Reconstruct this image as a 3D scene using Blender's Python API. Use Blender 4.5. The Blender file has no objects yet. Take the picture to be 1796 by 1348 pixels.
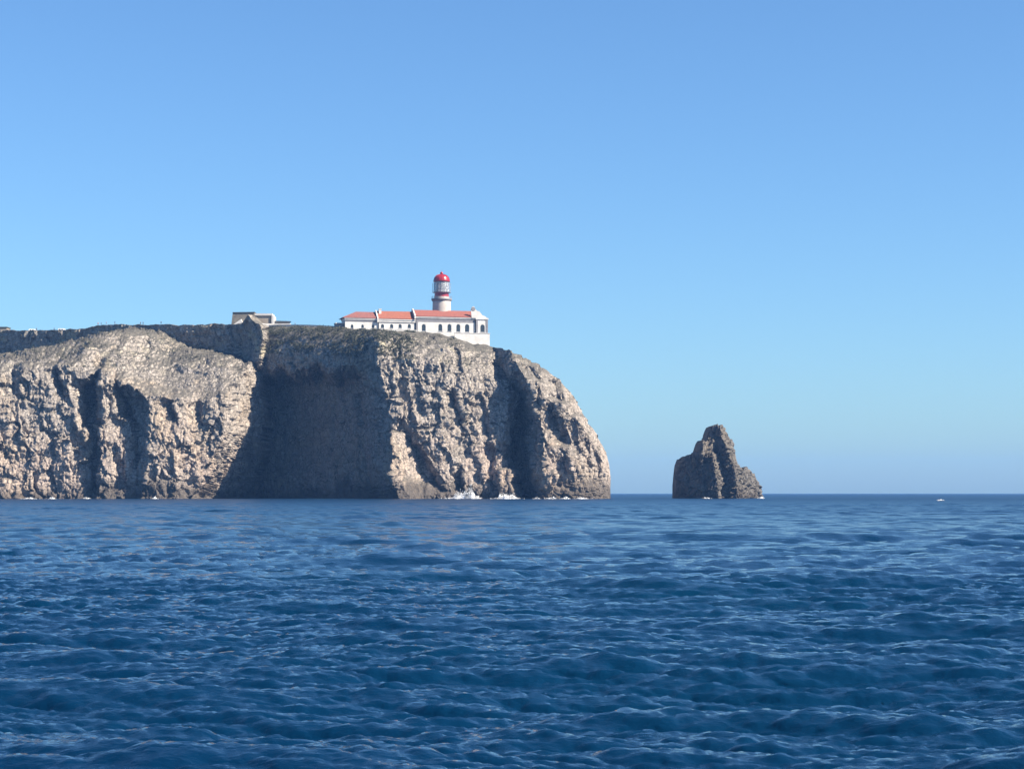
import bpy, bmesh, math, random
import numpy as np
from mathutils import Vector, Matrix

R = math.radians
# ------------------------------------------------------------------ camera, sky, sun, exposure
F = 3400.0            # focal length in photograph pixels (photo is 1796 wide)
PH = 864.0            # row of the level line in the photograph
CX = 898.0
HC = 2.6              # eye height above the sea
SUN_EL, SUN_AZ = 42.0, 110.0   # azimuth clockwise from the view direction (+Y)

scene = bpy.context.scene
cam_d = bpy.data.cameras.new('camera')
cam_d.sensor_fit = 'HORIZONTAL'
cam_d.sensor_width = 36.0
cam_d.lens = 36.0 * F / 1796.0
cam_d.shift_y = (PH - 674.0) / 1796.0
cam_d.clip_start = 0.1
cam_d.clip_end = 40000
cam = bpy.data.objects.new('camera', cam_d)
scene.collection.objects.link(cam)
cam.location = (0, 0, HC)
cam.rotation_euler = (R(90), 0, 0)
scene.camera = cam

world = bpy.data.worlds.new('World')
scene.world = world
world.use_nodes = True
wn = world.node_tree.nodes
wl = world.node_tree.links
sky = wn.new('ShaderNodeTexSky')
sky.sky_type = 'NISHITA'
sky.sun_disc = False
sky.sun_elevation = R(SUN_EL)
sky.sun_rotation = R(SUN_AZ)
sky.altitude = 0
sky.air_density = 1.0
sky.dust_density = 0.6
sky.ozone_density = 4.0
tint = wn.new('ShaderNodeMix'); tint.data_type = 'RGBA'; tint.blend_type = 'MULTIPLY'
tint.inputs[0].default_value = 1.0
tint.inputs[7].default_value = (0.74, 1.01, 1.22, 1)      # clear sea-air blue
gam = wn.new('ShaderNodeGamma'); gam.inputs[1].default_value = 1.0
wl.new(sky.outputs[0], gam.inputs[0])
wl.new(gam.outputs[0], tint.inputs[6])
wl.new(tint.outputs[2], wn['Background'].inputs[0])
wn['Background'].inputs[1].default_value = 0.051

sun_d = bpy.data.lights.new('sun', 'SUN')
sun_d.energy = 5.0
sun_d.angle = R(0.53)
sun_d.color = (1.0, 0.87, 0.71)
sun = bpy.data.objects.new('sun', sun_d)
scene.collection.objects.link(sun)
_s = Vector((math.sin(R(SUN_AZ)) * math.cos(R(SUN_EL)), math.cos(R(SUN_AZ)) * math.cos(R(SUN_EL)), math.sin(R(SUN_EL))))
sun.rotation_euler = _s.to_track_quat('Z', 'Y').to_euler()
sun.location = (300, 0, 400)

scene.view_settings.view_transform = 'Standard'
scene.view_settings.look = 'None'
scene.view_settings.exposure = 1.46
scene.view_settings.gamma = 1.0
scene.view_settings.use_curve_mapping = False
scene.render.engine = 'CYCLES'
scene.cycles.max_bounces = 6
scene.cycles.volume_bounces = 1

rng = np.random.default_rng(7)
random.seed(11)

# ------------------------------------------------------------------ helpers
def wx(px, D): return (px - CX) * D / F
def wz(py, D): return HC + (PH - py) * D / F

def link(o, parent=None):
    scene.collection.objects.link(o)
    if parent is not None:
        o.parent = parent
    return o

def tag(o, label=None, cat=None, group=None, kind=None):
    if label: o['label'] = label
    if cat: o['category'] = cat
    if group: o['group'] = group
    if kind: o['kind'] = kind
    return o

def mesh_obj(name, me, mat=None, parent=None):
    if mat is not None and not me.materials:
        me.materials.append(mat)
    return link(bpy.data.objects.new(name, me), parent)

def bm_obj(name, bm, mat, parent=None, smooth=False):
    bmesh.ops.recalc_face_normals(bm, faces=bm.faces)
    me = bpy.data.meshes.new(name)
    bm.to_mesh(me); bm.free()
    if smooth:
        for p in me.polygons: p.use_smooth = True
    return mesh_obj(name, me, mat, parent)

def np_mesh(name, verts, quads, mat, smooth=True, tris=None):
    me = bpy.data.meshes.new(name)
    nv = len(verts)
    me.vertices.add(nv)
    me.vertices.foreach_set('co', np.asarray(verts, np.float32).ravel())
    nq = len(quads) if quads is not None else 0
    nt = len(tris) if tris is not None else 0
    loops = []
    if nq: loops.append(np.asarray(quads, np.int32).ravel())
    if nt: loops.append(np.asarray(tris, np.int32).ravel())
    loops = np.concatenate(loops)
    me.loops.add(len(loops))
    me.loops.foreach_set('vertex_index', loops)
    me.polygons.add(nq + nt)
    starts = np.concatenate([np.arange(nq) * 4, nq * 4 + np.arange(nt) * 3]).astype(np.int32)
    me.polygons.foreach_set('loop_start', starts)
    me.update(calc_edges=True)
    me.validate()
    if smooth:
        me.polygons.foreach_set('use_smooth', np.ones(len(me.polygons), bool))
    me.materials.append(mat)
    return me

def grid_quads(nr, nc):
    i = np.arange(nr - 1)[:, None] * nc + np.arange(nc - 1)[None, :]
    i = i.ravel()
    return np.stack([i, i + 1, i + 1 + nc, i + nc], 1)

def empty(name, loc=(0, 0, 0), rz=0.0):
    o = bpy.data.objects.new(name, None)
    o.empty_display_size = 0.5
    link(o)
    o.location = loc
    o.rotation_euler = (0, 0, rz)
    return o

def add_box(bm, x0, x1, y0, y1, z0, z1):
    v = [bm.verts.new(p) for p in ((x0,y0,z0),(x1,y0,z0),(x1,y1,z0),(x0,y1,z0),(x0,y0,z1),(x1,y0,z1),(x1,y1,z1),(x0,y1,z1))]
    for f in ((0,3,2,1),(4,5,6,7),(0,1,5,4),(1,2,6,5),(2,3,7,6),(3,0,4,7)):
        bm.faces.new([v[i] for i in f])

def add_lathe(bm, prof, n=32, cx=0, cy=0, cap=True):
    rings = []
    for r, z in prof:
        rings.append([bm.verts.new((cx + r*math.cos(2*math.pi*i/n), cy + r*math.sin(2*math.pi*i/n), z)) for i in range(n)])
    for a, b in zip(rings[:-1], rings[1:]):
        for i in range(n):
            j = (i+1) % n
            bm.faces.new([a[i], a[j], b[j], b[i]])
    if cap:
        bm.faces.new(rings[0][::-1]); bm.faces.new(rings[-1])

def add_bar(bm, p, q, r, n=6):
    p, q = Vector(p), Vector(q)
    d = (q - p).normalized()
    a = d.orthogonal().normalized(); b = d.cross(a)
    A = [bm.verts.new(p + (a*math.cos(t)+b*math.sin(t))*r) for t in (2*math.pi*i/n for i in range(n))]
    B = [bm.verts.new(q + (a*math.cos(t)+b*math.sin(t))*r) for t in (2*math.pi*i/n for i in range(n))]
    for i in range(n):
        j = (i+1) % n
        bm.faces.new([A[i], A[j], B[j], B[i]])
    bm.faces.new(A[::-1]); bm.faces.new(B)

def add_prism(bm, pts, y0, y1):
    """polygon pts in (x,z), extruded along y"""
    a = [bm.verts.new((x, y0, z)) for x, z in pts]
    b = [bm.verts.new((x, y1, z)) for x, z in pts]
    n = len(pts)
    for i in range(n):
        j = (i+1) % n
        bm.faces.new([a[i], a[j], b[j], b[i]])
    bm.faces.new(a); bm.faces.new(b[::-1])

# ------------------------------------------------------------------ numpy noise
def _hash(ix, iy, iz, seed):
    h = (ix.astype(np.uint32) * np.uint32(374761393) + iy.astype(np.uint32) * np.uint32(668265263)
         + iz.astype(np.uint32) * np.uint32(2147483647) + np.uint32((seed * 144665) & 0xffffffff))
    h = (h ^ (h >> np.uint32(13))) * np.uint32(1274126177)
    h = (h ^ (h >> np.uint32(16))) * np.uint32(2246822519)
    return h ^ (h >> np.uint32(15))

def gnoise(x, y, z, seed=0):
    fx, fy, fz = np.floor(x), np.floor(y), np.floor(z)
    ix, iy, iz = fx.astype(np.int64), fy.astype(np.int64), fz.astype(np.int64)
    x, y, z = x - fx, y - fy, z - fz
    u, v, w = x*x*x*(x*(x*6-15)+10), y*y*y*(y*(y*6-15)+10), z*z*z*(z*(z*6-15)+10)
    res = 0
    for dx in (0, 1):
        wxx = u if dx else 1 - u
        for dy in (0, 1):
            wyy = v if dy else 1 - v
            for dz in (0, 1):
                wzz = w if dz else 1 - w
                h = _hash(ix + dx, iy + dy, iz + dz, seed)
                g = ((h & np.uint32(255)).astype(np.float64)/127.5 - 1)*(x - dx) \
                    + (((h >> np.uint32(8)) & np.uint32(255)).astype(np.float64)/127.5 - 1)*(y - dy) \
                    + (((h >> np.uint32(16)) & np.uint32(255)).astype(np.float64)/127.5 - 1)*(z - dz)
                res = res + g * wxx * wyy * wzz
    return res * 1.5

def fbm(x, y, z, oct=4, seed=0, gain=0.5):
    a, s, f = 1.0, 0, 1.0
    for o in range(oct):
        s = s + a * gnoise(x*f, y*f, z*f, seed + o*17)
        a *= gain; f *= 2.03
    return s

def ridged(x, y, z, oct=3, seed=0):
    a, s, f = 1.0, 0, 1.0
    for o in range(oct):
        s = s + a * (1 - 2*np.abs(gnoise(x*f, y*f, z*f, seed + o*31)))
        a *= 0.5; f *= 2.1
    return s

def worley(x, y, z, seed=0):
    fx, fy, fz = np.floor(x), np.floor(y), np.floor(z)
    ix, iy, iz = fx.astype(np.int64), fy.astype(np.int64), fz.astype(np.int64)
    f1 = np.full(x.shape, 9.0); f2 = np.full(x.shape, 9.0); idv = np.zeros(x.shape); til = np.zeros(x.shape)
    for dx in (-1, 0, 1):
        for dy in (-1, 0, 1):
            for dz in (-1, 0, 1):
                h = _hash(ix+dx, iy+dy, iz+dz, seed)
                px_ = fx + dx + (h & np.uint32(1023)).astype(np.float64)/1023
                py_ = fy + dy + ((h >> np.uint32(10)) & np.uint32(1023)).astype(np.float64)/1023
                pz_ = fz + dz + ((h >> np.uint32(20)) & np.uint32(1023)).astype(np.float64)/1023
                d = (px_-x)**2 + (py_-y)**2 + (pz_-z)**2
                near = d < f1
                f2 = np.where(near, f1, np.minimum(f2, d))
                idv = np.where(near, ((h >> np.uint32(5)) & np.uint32(255)).astype(np.float64)/255, idv)
                tl = (((h >> np.uint32(3)) & np.uint32(255)).astype(np.float64)/127.5 - 1)*(x-px_) \
                    + (((h >> np.uint32(12)) & np.uint32(255)).astype(np.float64)/127.5 - 1)*(y-py_) \
                    + (((h >> np.uint32(22)) & np.uint32(255)).astype(np.float64)/127.5 - 1)*(z-pz_)
                til = np.where(near, tl, til)
                f1 = np.where(near, d, f1)
    return np.sqrt(f1), np.sqrt(f2), idv, til

# ------------------------------------------------------------------ materials
class NT:
    def __init__(self, name):
        self.m = bpy.data.materials.new(name); self.m.use_nodes = True
        self.t = self.m.node_tree; self.b = self.t.nodes['Principled BSDF']
    def n(self, kind, **kw):
        nd = self.t.nodes.new(kind)
        for k, v in kw.items(): setattr(nd, k, v)
        return nd
    def l(self, a, b): self.t.links.new(a, b)
    def setin(self, node, name, val):
        if hasattr(val, 'is_output') or isinstance(val, bpy.types.NodeSocket): self.l(val, node.inputs[name])
        else: node.inputs[name].default_value = val
    def noise(self, vec, scale, detail=4, rough=0.55, dist=0.0):
        nd = self.n('ShaderNodeTexNoise')
        nd.inputs['Scale'].default_value = scale; nd.inputs['Detail'].default_value = detail
        nd.inputs['Roughness'].default_value = rough; nd.inputs['Distortion'].default_value = dist
        if vec is not None: self.l(vec, nd.inputs['Vector'])
        return nd.outputs['Fac']
    def mapping(self, vec, scale=(1,1,1), rot=(0,0,0)):
        nd = self.n('ShaderNodeMapping')
        nd.inputs['Scale'].default_value = scale; nd.inputs['Rotation'].default_value = rot
        self.l(vec, nd.inputs['Vector']); return nd.outputs[0]
    def ramp(self, fac, stops, interp='LINEAR'):
        nd = self.n('ShaderNodeValToRGB'); nd.color_ramp.interpolation = interp
        e = nd.color_ramp.elements
        while len(e) < len(stops): e.new(0.5)
        for el, (p, c) in zip(e, stops):
            el.position = p
            el.color = (c, c, c, 1) if isinstance(c, (int, float)) else (*c, 1)
        self.l(fac, nd.inputs[0]); return nd.outputs[0]
    def mix(self, fac, a, b, mode='MIX'):
        nd = self.n('ShaderNodeMix', data_type='RGBA', blend_type=mode)
        for i, v in ((0, fac), (6, a), (7, b)):
            if isinstance(v, bpy.types.NodeSocket): self.l(v, nd.inputs[i])
            elif i == 0: nd.inputs[i].default_value = v
            else: nd.inputs[i].default_value = (*v, 1)
        return nd.outputs[2]
    def math(self, op, a, b=0.0, clamp=False):
        nd = self.n('ShaderNodeMath', operation=op, use_clamp=clamp)
        for i, v in ((0, a), (1, b)):
            if isinstance(v, bpy.types.NodeSocket): self.l(v, nd.inputs[i])
            else: nd.inputs[i].default_value = v
        return nd.outputs[0]
    def bump(self, height, dist=0.1, strength=1.0):
        nd = self.n('ShaderNodeBump'); nd.inputs['Distance'].default_value = dist
        nd.inputs['Strength'].default_value = strength
        self.l(height, nd.inputs['Height']); self.l(nd.outputs[0], self.b.inputs['Normal'])
    def pos(self):
        g = self.n('ShaderNodeNewGeometry'); return g
    def col(self, v):
        if isinstance(v, bpy.types.NodeSocket): self.l(v, self.b.inputs['Base Color'])
        else: self.b.inputs['Base Color'].default_value = (*v, 1)

def simple_mat(name, c1, c2=None, scale=1.0, rough=0.7, bump=0.0, bscale=None, metallic=0.0, spec=0.4):
    t = NT(name)
    g = t.n('ShaderNodeTexCoord').outputs['Object']
    if c2 is None: c2 = tuple(x*0.8 for x in c1)
    f = t.noise(g, scale, 5, 0.6)
    t.col(t.mix(t.ramp(f, [(0.35, 0.0), (0.65, 1.0)]), c1, c2))
    t.b.inputs['Roughness'].default_value = rough
    t.b.inputs['Metallic'].default_value = metallic
    t.b.inputs['Specular IOR Level'].default_value = spec
    if bump: t.bump(t.noise(g, bscale or scale*4, 4), bump)
    return t.m

def rock_material(name, light, mid, dark, pink, lichen, scrub, tide=(0.075,0.067,0.06), tide_h=10.0, scrub_amt=1.0, soil=(0.105,0.099,0.086)):
    t = NT(name)
    g = t.pos(); P = g.outputs['Position']
    sep = t.n('ShaderNodeSeparateXYZ'); t.l(P, sep.inputs[0])
    sn = t.n('ShaderNodeSeparateXYZ'); t.l(g.outputs['Normal'], sn.inputs[0])
    stretched = t.mapping(P, (1, 1, 0.45))
    big = t.noise(stretched, 0.05, 5, 0.6, 0.6)
    med = t.noise(stretched, 0.35, 6, 0.65, 0.4)
    fine = t.noise(P, 1.6, 5, 0.7)
    base = t.mix(t.ramp(med, [(0.36, 0.0), (0.62, 1.0)]), mid, light)
    base = t.mix(t.math('MULTIPLY', t.ramp(fine, [(0.42, 1.0), (0.56, 0.0)]), 0.55), base, dark)
    # warm pinkish stone low on the face
    lowf = t.n('ShaderNodeMapRange'); lowf.clamp = True
    t.l(sep.outputs['Z'], lowf.inputs[0]); lowf.inputs[1].default_value = 52; lowf.inputs[2].default_value = 14
    lowf.inputs[3].default_value = 0.0; lowf.inputs[4].default_value = 1.0
    pk = t.math('MULTIPLY', lowf.outputs[0], t.ramp(big, [(0.38, 0.15), (0.6, 1.0)]))
    base = t.mix(t.math('MULTIPLY', pk, 0.5), base, pink)
    # ochre patches
    och = t.noise(t.mapping(P, (1, 1, 0.7)), 0.03, 5, 0.65, 0.8)
    base = t.mix(t.math('MULTIPLY', t.ramp(och, [(0.5, 0.0), (0.66, 1.0)]), 0.4), base, tuple(a*b for a, b in zip(light, (1.0, 0.82, 0.58))))
    # iron / stain streaks
    streak = t.noise(t.mapping(P, (1, 1, 0.12)), 0.5, 4, 0.6)
    base = t.mix(t.math('MULTIPLY', t.ramp(streak, [(0.55, 0.0), (0.7, 1.0)]), 0.5), base, dark)
    # lichen on the shoulders
    hi = t.n('ShaderNodeMapRange'); hi.clamp = True
    t.l(sep.outputs['Z'], hi.inputs[0]); hi.inputs[1].default_value = 54; hi.inputs[2].default_value = 66
    hi.inputs[3].default_value = 0.0; hi.inputs[4].default_value = 1.0
    li = t.math('MULTIPLY', hi.outputs[0], t.ramp(t.noise(P, 0.12, 5, 0.6), [(0.54, 0.0), (0.64, 0.8)]))
    base = t.mix(li, base, lichen)
    # low scrub where the ground lies back
    up = t.n('ShaderNodeMapRange'); up.clamp = True
    t.l(sn.outputs['Z'], up.inputs[0]); up.inputs[1].default_value = 0.45; up.inputs[2].default_value = 0.8
    up.inputs[3].default_value = 0.0; up.inputs[4].default_value = 1.0
    sc = t.math('MULTIPLY', t.math('MULTIPLY', up.outputs[0], hi.outputs[0]), t.ramp(t.noise(P, 0.22, 6, 0.65), [(0.34, 0.0), (0.47, 1.0)]))
    base = t.mix(t.math('MULTIPLY', sc, scrub_amt), base, scrub)
    # fractures and joints
    wob = t.n('ShaderNodeVectorMath', operation='ADD')
    nz3 = t.n('ShaderNodeTexNoise'); nz3.inputs['Scale'].default_value = 0.35; nz3.inputs['Detail'].default_value = 4; t.l(P, nz3.inputs['Vector'])
    sc3 = t.n('ShaderNodeVectorMath', operation='SCALE'); sc3.inputs['Scale'].default_value = 3.0; t.l(nz3.outputs['Color'], sc3.inputs[0])
    t.l(P, wob.inputs[0]); t.l(sc3.outputs[0], wob.inputs[1])
    cr = []
    for scl, wd in ((0.17, 0.045), (0.48, 0.06)):
        vo = t.n('ShaderNodeTexVoronoi', feature='DISTANCE_TO_EDGE'); vo.inputs['Scale'].default_value = scl
        t.l(t.mapping(wob.outputs[0], (1, 1, 0.55), (0, R(12), 0)), vo.inputs['Vector'])
        cr.append(t.ramp(vo.outputs['Distance'], [(0.0, 1.0), (wd, 0.0)]))
    crk = t.math('MULTIPLY', t.math('MAXIMUM', cr[0], cr[1]), t.ramp(med, [(0.38, 0.15), (0.6, 0.85)]))
    base = t.mix(crk, base, tuple(v*0.45 for v in dark))
    # thin grey soil on ground that lies back
    so = t.n('ShaderNodeMapRange'); so.clamp = True
    t.l(sn.outputs['Z'], so.inputs[0]); so.inputs[1].default_value = 0.35; so.inputs[2].default_value = 0.7
    so.inputs[3].default_value = 0.0; so.inputs[4].default_value = 0.95
    base = t.mix(t.math('MULTIPLY', so.outputs[0], t.ramp(t.noise(P, 0.3, 5, 0.6), [(0.32, 0.55), (0.55, 1.0)])), base, soil)
    # wet and weed-dark tide band
    tz = t.math('ADD', sep.outputs['Z'], t.math('MULTIPLY', t.math('SUBTRACT', big, 0.5), 22.0))
    td = t.n('ShaderNodeMapRange'); td.clamp = True; td.interpolation_type = 'SMOOTHSTEP'
    t.l(tz, td.inputs[0]); td.inputs[1].default_value = tide_h; td.inputs[2].default_value = tide_h*0.25
    td.inputs[3].default_value = 0.0; td.inputs[4].default_value = 0.88
    base = t.mix(td.outputs[0], base, tide)
    t.col(base)
    t.b.inputs['Roughness'].default_value = 0.95
    t.b.inputs['Specular IOR Level'].default_value = 0.15
    h = t.math('ADD', t.noise(P, 0.9, 7, 0.7), t.math('MULTIPLY', t.noise(t.mapping(P, (1,1,0.5)), 0.4, 5, 0.65), 1.6))
    h = t.math('SUBTRACT', h, t.math('MULTIPLY', crk, 0.5))
    t.bump(h, 0.9, 0.85)
    return t.m

M_rock = rock_material('cliff_rock', (0.45,0.41,0.365), (0.325,0.295,0.26), (0.13,0.12,0.11), (0.44,0.34,0.285), (0.43,0.395,0.29), (0.075,0.08,0.064), scrub_amt=0.9)
M_stack = rock_material('stack_rock', (0.20,0.193,0.182), (0.135,0.13,0.124), (0.065,0.063,0.06), (0.15,0.14,0.13), (0.19,0.18,0.13), (0.09,0.10,0.05), tide_h=5.0, scrub_amt=0.6)
M_white = simple_mat('white_limewash', (0.60,0.592,0.57), (0.46,0.452,0.435), 0.35, 0.85, 0.01)
M_grey_trim = simple_mat('grey_stone_trim', (0.21,0.21,0.225), (0.155,0.155,0.17), 0.8, 0.85)
M_tower = simple_mat('tower_masonry', (0.47,0.44,0.41), (0.36,0.34,0.315), 0.5, 0.85, 0.02)
M_red = simple_mat('lantern_red_paint', (0.30,0.018,0.028), (0.24,0.015,0.024), 1.5, 0.28, spec=0.6)
M_dark = simple_mat('dark_window_glass', (0.02,0.025,0.03), (0.03,0.035,0.04), 2.0, 0.12, spec=0.6)
M_frame = simple_mat('window_frame_paint', (0.55,0.56,0.56), (0.45,0.46,0.47), 2.0, 0.6)
M_metal = simple_mat('grey_painted_metal', (0.32,0.33,0.36), (0.25,0.26,0.29), 3.0, 0.45, metallic=0.2)
M_curtain = simple_mat('lantern_curtain', (0.42,0.38,0.36), (0.33,0.30,0.29), 1.2, 0.9)
M_fort = simple_mat('fort_masonry', (0.20,0.182,0.15), (0.13,0.12,0.10), 0.5, 0.95, 0.1)
M_fort_l = simple_mat('fort_plaster', (0.32,0.275,0.22), (0.24,0.21,0.17), 0.5, 0.95, 0.05)
M_slate = simple_mat('dark_wall_stone', (0.075,0.08,0.085), (0.05,0.055,0.06), 1.0, 0.9)
M_foam = simple_mat('sea_foam', (0.80,0.82,0.83), (0.68,0.71,0.74), 0.8, 0.8, 0.15)
M_scrub = simple_mat('scrub_leaves', (0.075,0.082,0.055), (0.05,0.056,0.04), 0.15, 0.9)
M_van = simple_mat('white_vehicle_paint', (0.82,0.83,0.84), (0.78,0.79,0.8), 1.0, 0.3, spec=0.5)
M_tyre = simple_mat('tyre_rubber', (0.03,0.03,0.03), (0.02,0.02,0.02), 1.0, 0.9)

def roof_material(name, c1, c2):
    t = NT(name)
    g = t.n('ShaderNodeTexCoord').outputs['Object']
    w = t.n('ShaderNodeTexWave', wave_type='BANDS', bands_direction='X')
    w.inputs['Scale'].default_value = 1.1; w.inputs['Distortion'].default_value = 0.15
    t.l(g, w.inputs['Vector'])
    n = t.noise(g, 0.9, 5, 0.65)
    n2 = t.noise(g, 5.0, 3, 0.6)
    c = t.mix(t.ramp(n, [(0.35, 0.0), (0.65, 1.0)]), c1, c2)
    c = t.mix(t.math('MULTIPLY', t.ramp(n2, [(0.5, 0.0), (0.68, 1.0)]), 0.5), c, tuple(v*0.6 for v in c2))
    t.col(c); t.b.inputs['Roughness'].default_value = 0.85
    t.bump(w.outputs['Fac'], 0.08, 0.8)
    return t.m
M_roof = roof_material('red_clay_tiles', (0.26,0.082,0.06), (0.20,0.066,0.05))
M_roof_o = roof_material('orange_clay_tiles', (0.28,0.092,0.056), (0.22,0.074,0.047))
M_roof_d = roof_material('weathered_clay_tiles', (0.23,0.085,0.07), (0.17,0.068,0.06))

def glass_material():
    t = NT('lantern_glass')
    t.col((0.75, 0.8, 0.85))
    t.b.inputs['Roughness'].default_value = 0.06
    t.b.inputs['Transmission Weight'].default_value = 0.75
    t.b.inputs['IOR'].default_value = 1.3
    return t.m
M_glass = glass_material()

def sea_material():
    t = NT('sea_water')
    P = t.pos().outputs['Position']
    c = t.mix(t.ramp(t.noise(P, 0.03, 3), [(0.35, 0.0), (0.65, 1.0)]), (0.0005,0.0145,0.045), (0.0005,0.0185,0.049))
    t.col(c)
    t.b.inputs['IOR'].default_value = 1.333
    ln = t.n('ShaderNodeVectorMath', operation='LENGTH'); t.l(P, ln.inputs[0])
    # wavelets too small and far to be modelled widen the sheen
    t.l(t.ramp(t.math('DIVIDE', ln.outputs['Value'], 1000.0), [(0.0, 0.03), (0.04, 0.04), (0.10, 0.07), (0.28, 0.21), (0.8, 0.42)]), t.b.inputs['Roughness'])
    t.b.inputs['Specular IOR Level'].default_value = 0.5
    m1 = t.mapping(P, (1.0, 1.7, 1.0), (0, 0, R(12)))
    m2 = t.mapping(P, (1.0, 2.1, 1.0), (0, 0, R(-24)))
    h = t.math('ADD', t.math('MULTIPLY', t.noise(m1, 3.2, 6, 0.6, 0.1), 1.0), t.math('MULTIPLY', t.noise(m2, 1.3, 4, 0.5, 0.1), 1.5))
    t.bump(h, 0.035, 1.0)
    return t.m
M_sea = sea_material()

# ------------------------------------------------------------------ the sea
def ocean_tile(N, L, lam_max, lam_min, Hs, mean_dir, spread, seed, chop):
    r = np.random.default_rng(seed)
    k1 = np.fft.fftfreq(N, L / N) * 2*np.pi
    kx, ky = np.meshgrid(k1, k1, indexing='xy')
    k = np.hypot(kx, ky); k[0, 0] = 1e-6
    th = np.arctan2(ky, kx)
    c = np.cos((th - mean_dir))
    D = np.where(c > 0, np.abs(c)**spread, 0.0) + 0.012
    kp = 2*np.pi / lam_max
    S = k**-3.6 * np.exp(-1.25*(kp*1.25/k)**2) * D
    S[(k < kp*0.6) | (k > 2*np.pi/lam_min)] = 0
    a = np.sqrt(S) * (r.normal(size=k.shape) + 1j*r.normal(size=k.shape))
    h = np.fft.ifft2(a)
    sc = Hs/4.0 / np.std(h.real)
    a = a*sc; h = np.fft.ifft2(a).real
    dx = np.fft.ifft2(-1j*a*kx/k).real * chop
    dy = np.fft.ifft2(-1j*a*ky/k).real * chop
    return np.stack([h, dx, dy], -1).astype(np.float32), L

def sample_tile(tile, x, y):
    A, L = tile
    N = A.shape[0]
    u = np.mod(x / L, 1.0)*N; v = np.mod(y / L, 1.0)*N
    i0 = np.floor(u).astype(np.int64); j0 = np.floor(v).astype(np.int64)
    fu = (u - i0)[..., None]; fv = (v - j0)[..., None]
    i0 %= N; j0 %= N
    i1 = (i0+1) % N; j1 = (j0+1) % N
    return (A[j0, i0]*(1-fu) + A[j0, i1]*fu)*(1-fv) + (A[j1, i0]*(1-fu) + A[j1, i1]*fu)*fv

MD = R(-86)     # the waves run towards the boat and a little to the right
tileA = ocean_tile(512, 157.0, 8.0, 0.6, 0.29, R(-99), 6.0, 3, 1.0)
tileS = ocean_tile(256, 311.0, 24.0, 5.0, 0.30, R(-86), 5.0, 21, 1.0)
tileB = ocean_tile(512, 33.0, 1.6, 0.14, 0.13, R(-78), 7.0, 5, 0.9)
tileC = ocean_tile(512, 9.3, 0.6, 0.06, 0.056, R(-104), 5.0, 9, 0.8)

def build_sea():
    ds = [6.0]
    while ds[-1] < 6600:
        d = ds[-1]
        if d < 14: s = 0.06
        elif d < 60: s = 0.0027*d
        elif d < 220: s = 0.0055*d
        elif d < 950: s = 0.0045*d
        elif d < 3000: s = 0.009*d
        else: s = 0.03*d
        ds.append(d + s)
    ds = np.array(ds)
    step = np.gradient(ds)
    core = np.linspace(-19, 19, 440)
    side = np.linspace(19, 341, 40)[1:]
    ang = np.radians(np.concatenate([core, side]))
    nc = len(ang)
    X = ds[:, None]*np.sin(ang)[None, :]; Y = ds[:, None]*np.cos(ang)[None, :]
    colw = np.gradient(ang)
    sp = np.maximum(step[:, None]*0.55, ds[:, None]*np.abs(colw)[None, :])
    def fade(lam): return np.clip((lam/sp - 1.6)/2.0, 0, 1)
    # wind patches
    gust = np.clip(1 + 0.75*fbm(X/22, Y/34, X*0+3.3, 3, 4), 0.35, 1.9)
    s = sample_tile(tileA, X, Y) * fade(4.0)[..., None]
    s = s + sample_tile(tileS, X, Y) * fade(9.0)[..., None]
    gA = (0.8 + 0.5*np.clip(fbm(X/45, Y/45, X*0+8.1, 2, 12)+0.4, 0, 1))
    s = s*gA[..., None]
    s = s + sample_tile(tileB, X*math.cos(.3)-Y*math.sin(.3), X*math.sin(.3)+Y*math.cos(.3)) * (fade(0.8)*gust)[..., None]
    s = s + sample_tile(tileC, X, Y) * (fade(0.28)*gust)[..., None]
    calm = np.clip(ds/5200, 0, 1)[:, None]
    Z = s[..., 0]*(1-calm)
    X2 = X + s[..., 1]; Y2 = Y + s[..., 2]
    V = np.stack([X2, Y2, Z], -1)
    nr = len(ds)
    V[:, -1] = V[:, 0]
    q = grid_quads(nr, nc)
    verts = V.reshape(-1, 3)
    # inner disc round the boat
    c = len(verts)
    verts = np.concatenate([verts, [[0, 0, -0.1]]])
    i = np.arange(nc-1)
    tris = np.stack([np.full(nc-1, c), i+1, i], 1)
    q = q[:, ::-1]
    me = np_mesh('sea', verts, q, M_sea, True, tris)
    o = mesh_obj('sea', me)
    tag(o, 'choppy deep blue sea below the cliffs', None, None, 'structure')
    return o
sea = build_sea()

# ------------------------------------------------------------------ the headland
def edge(pts, D):
    """(px, py) list -> function x(z)"""
    w = sorted((wz(py, D), wx(px, D)) for px, py in pts)
    zz = np.array([a for a, b in w]); xx = np.array([b for a, b in w])
    return lambda z: np.interp(z, zz, xx)
def line(pts, D):
    """(px, py) list -> function z(x)"""
    w = sorted((wx(px, D), wz(py, D)) for px, py in pts)
    xx = np.array([a for a, b in w]); zz = np.array([b for a, b in w])
    return lambda x: np.interp(x, xx, zz)

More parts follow.
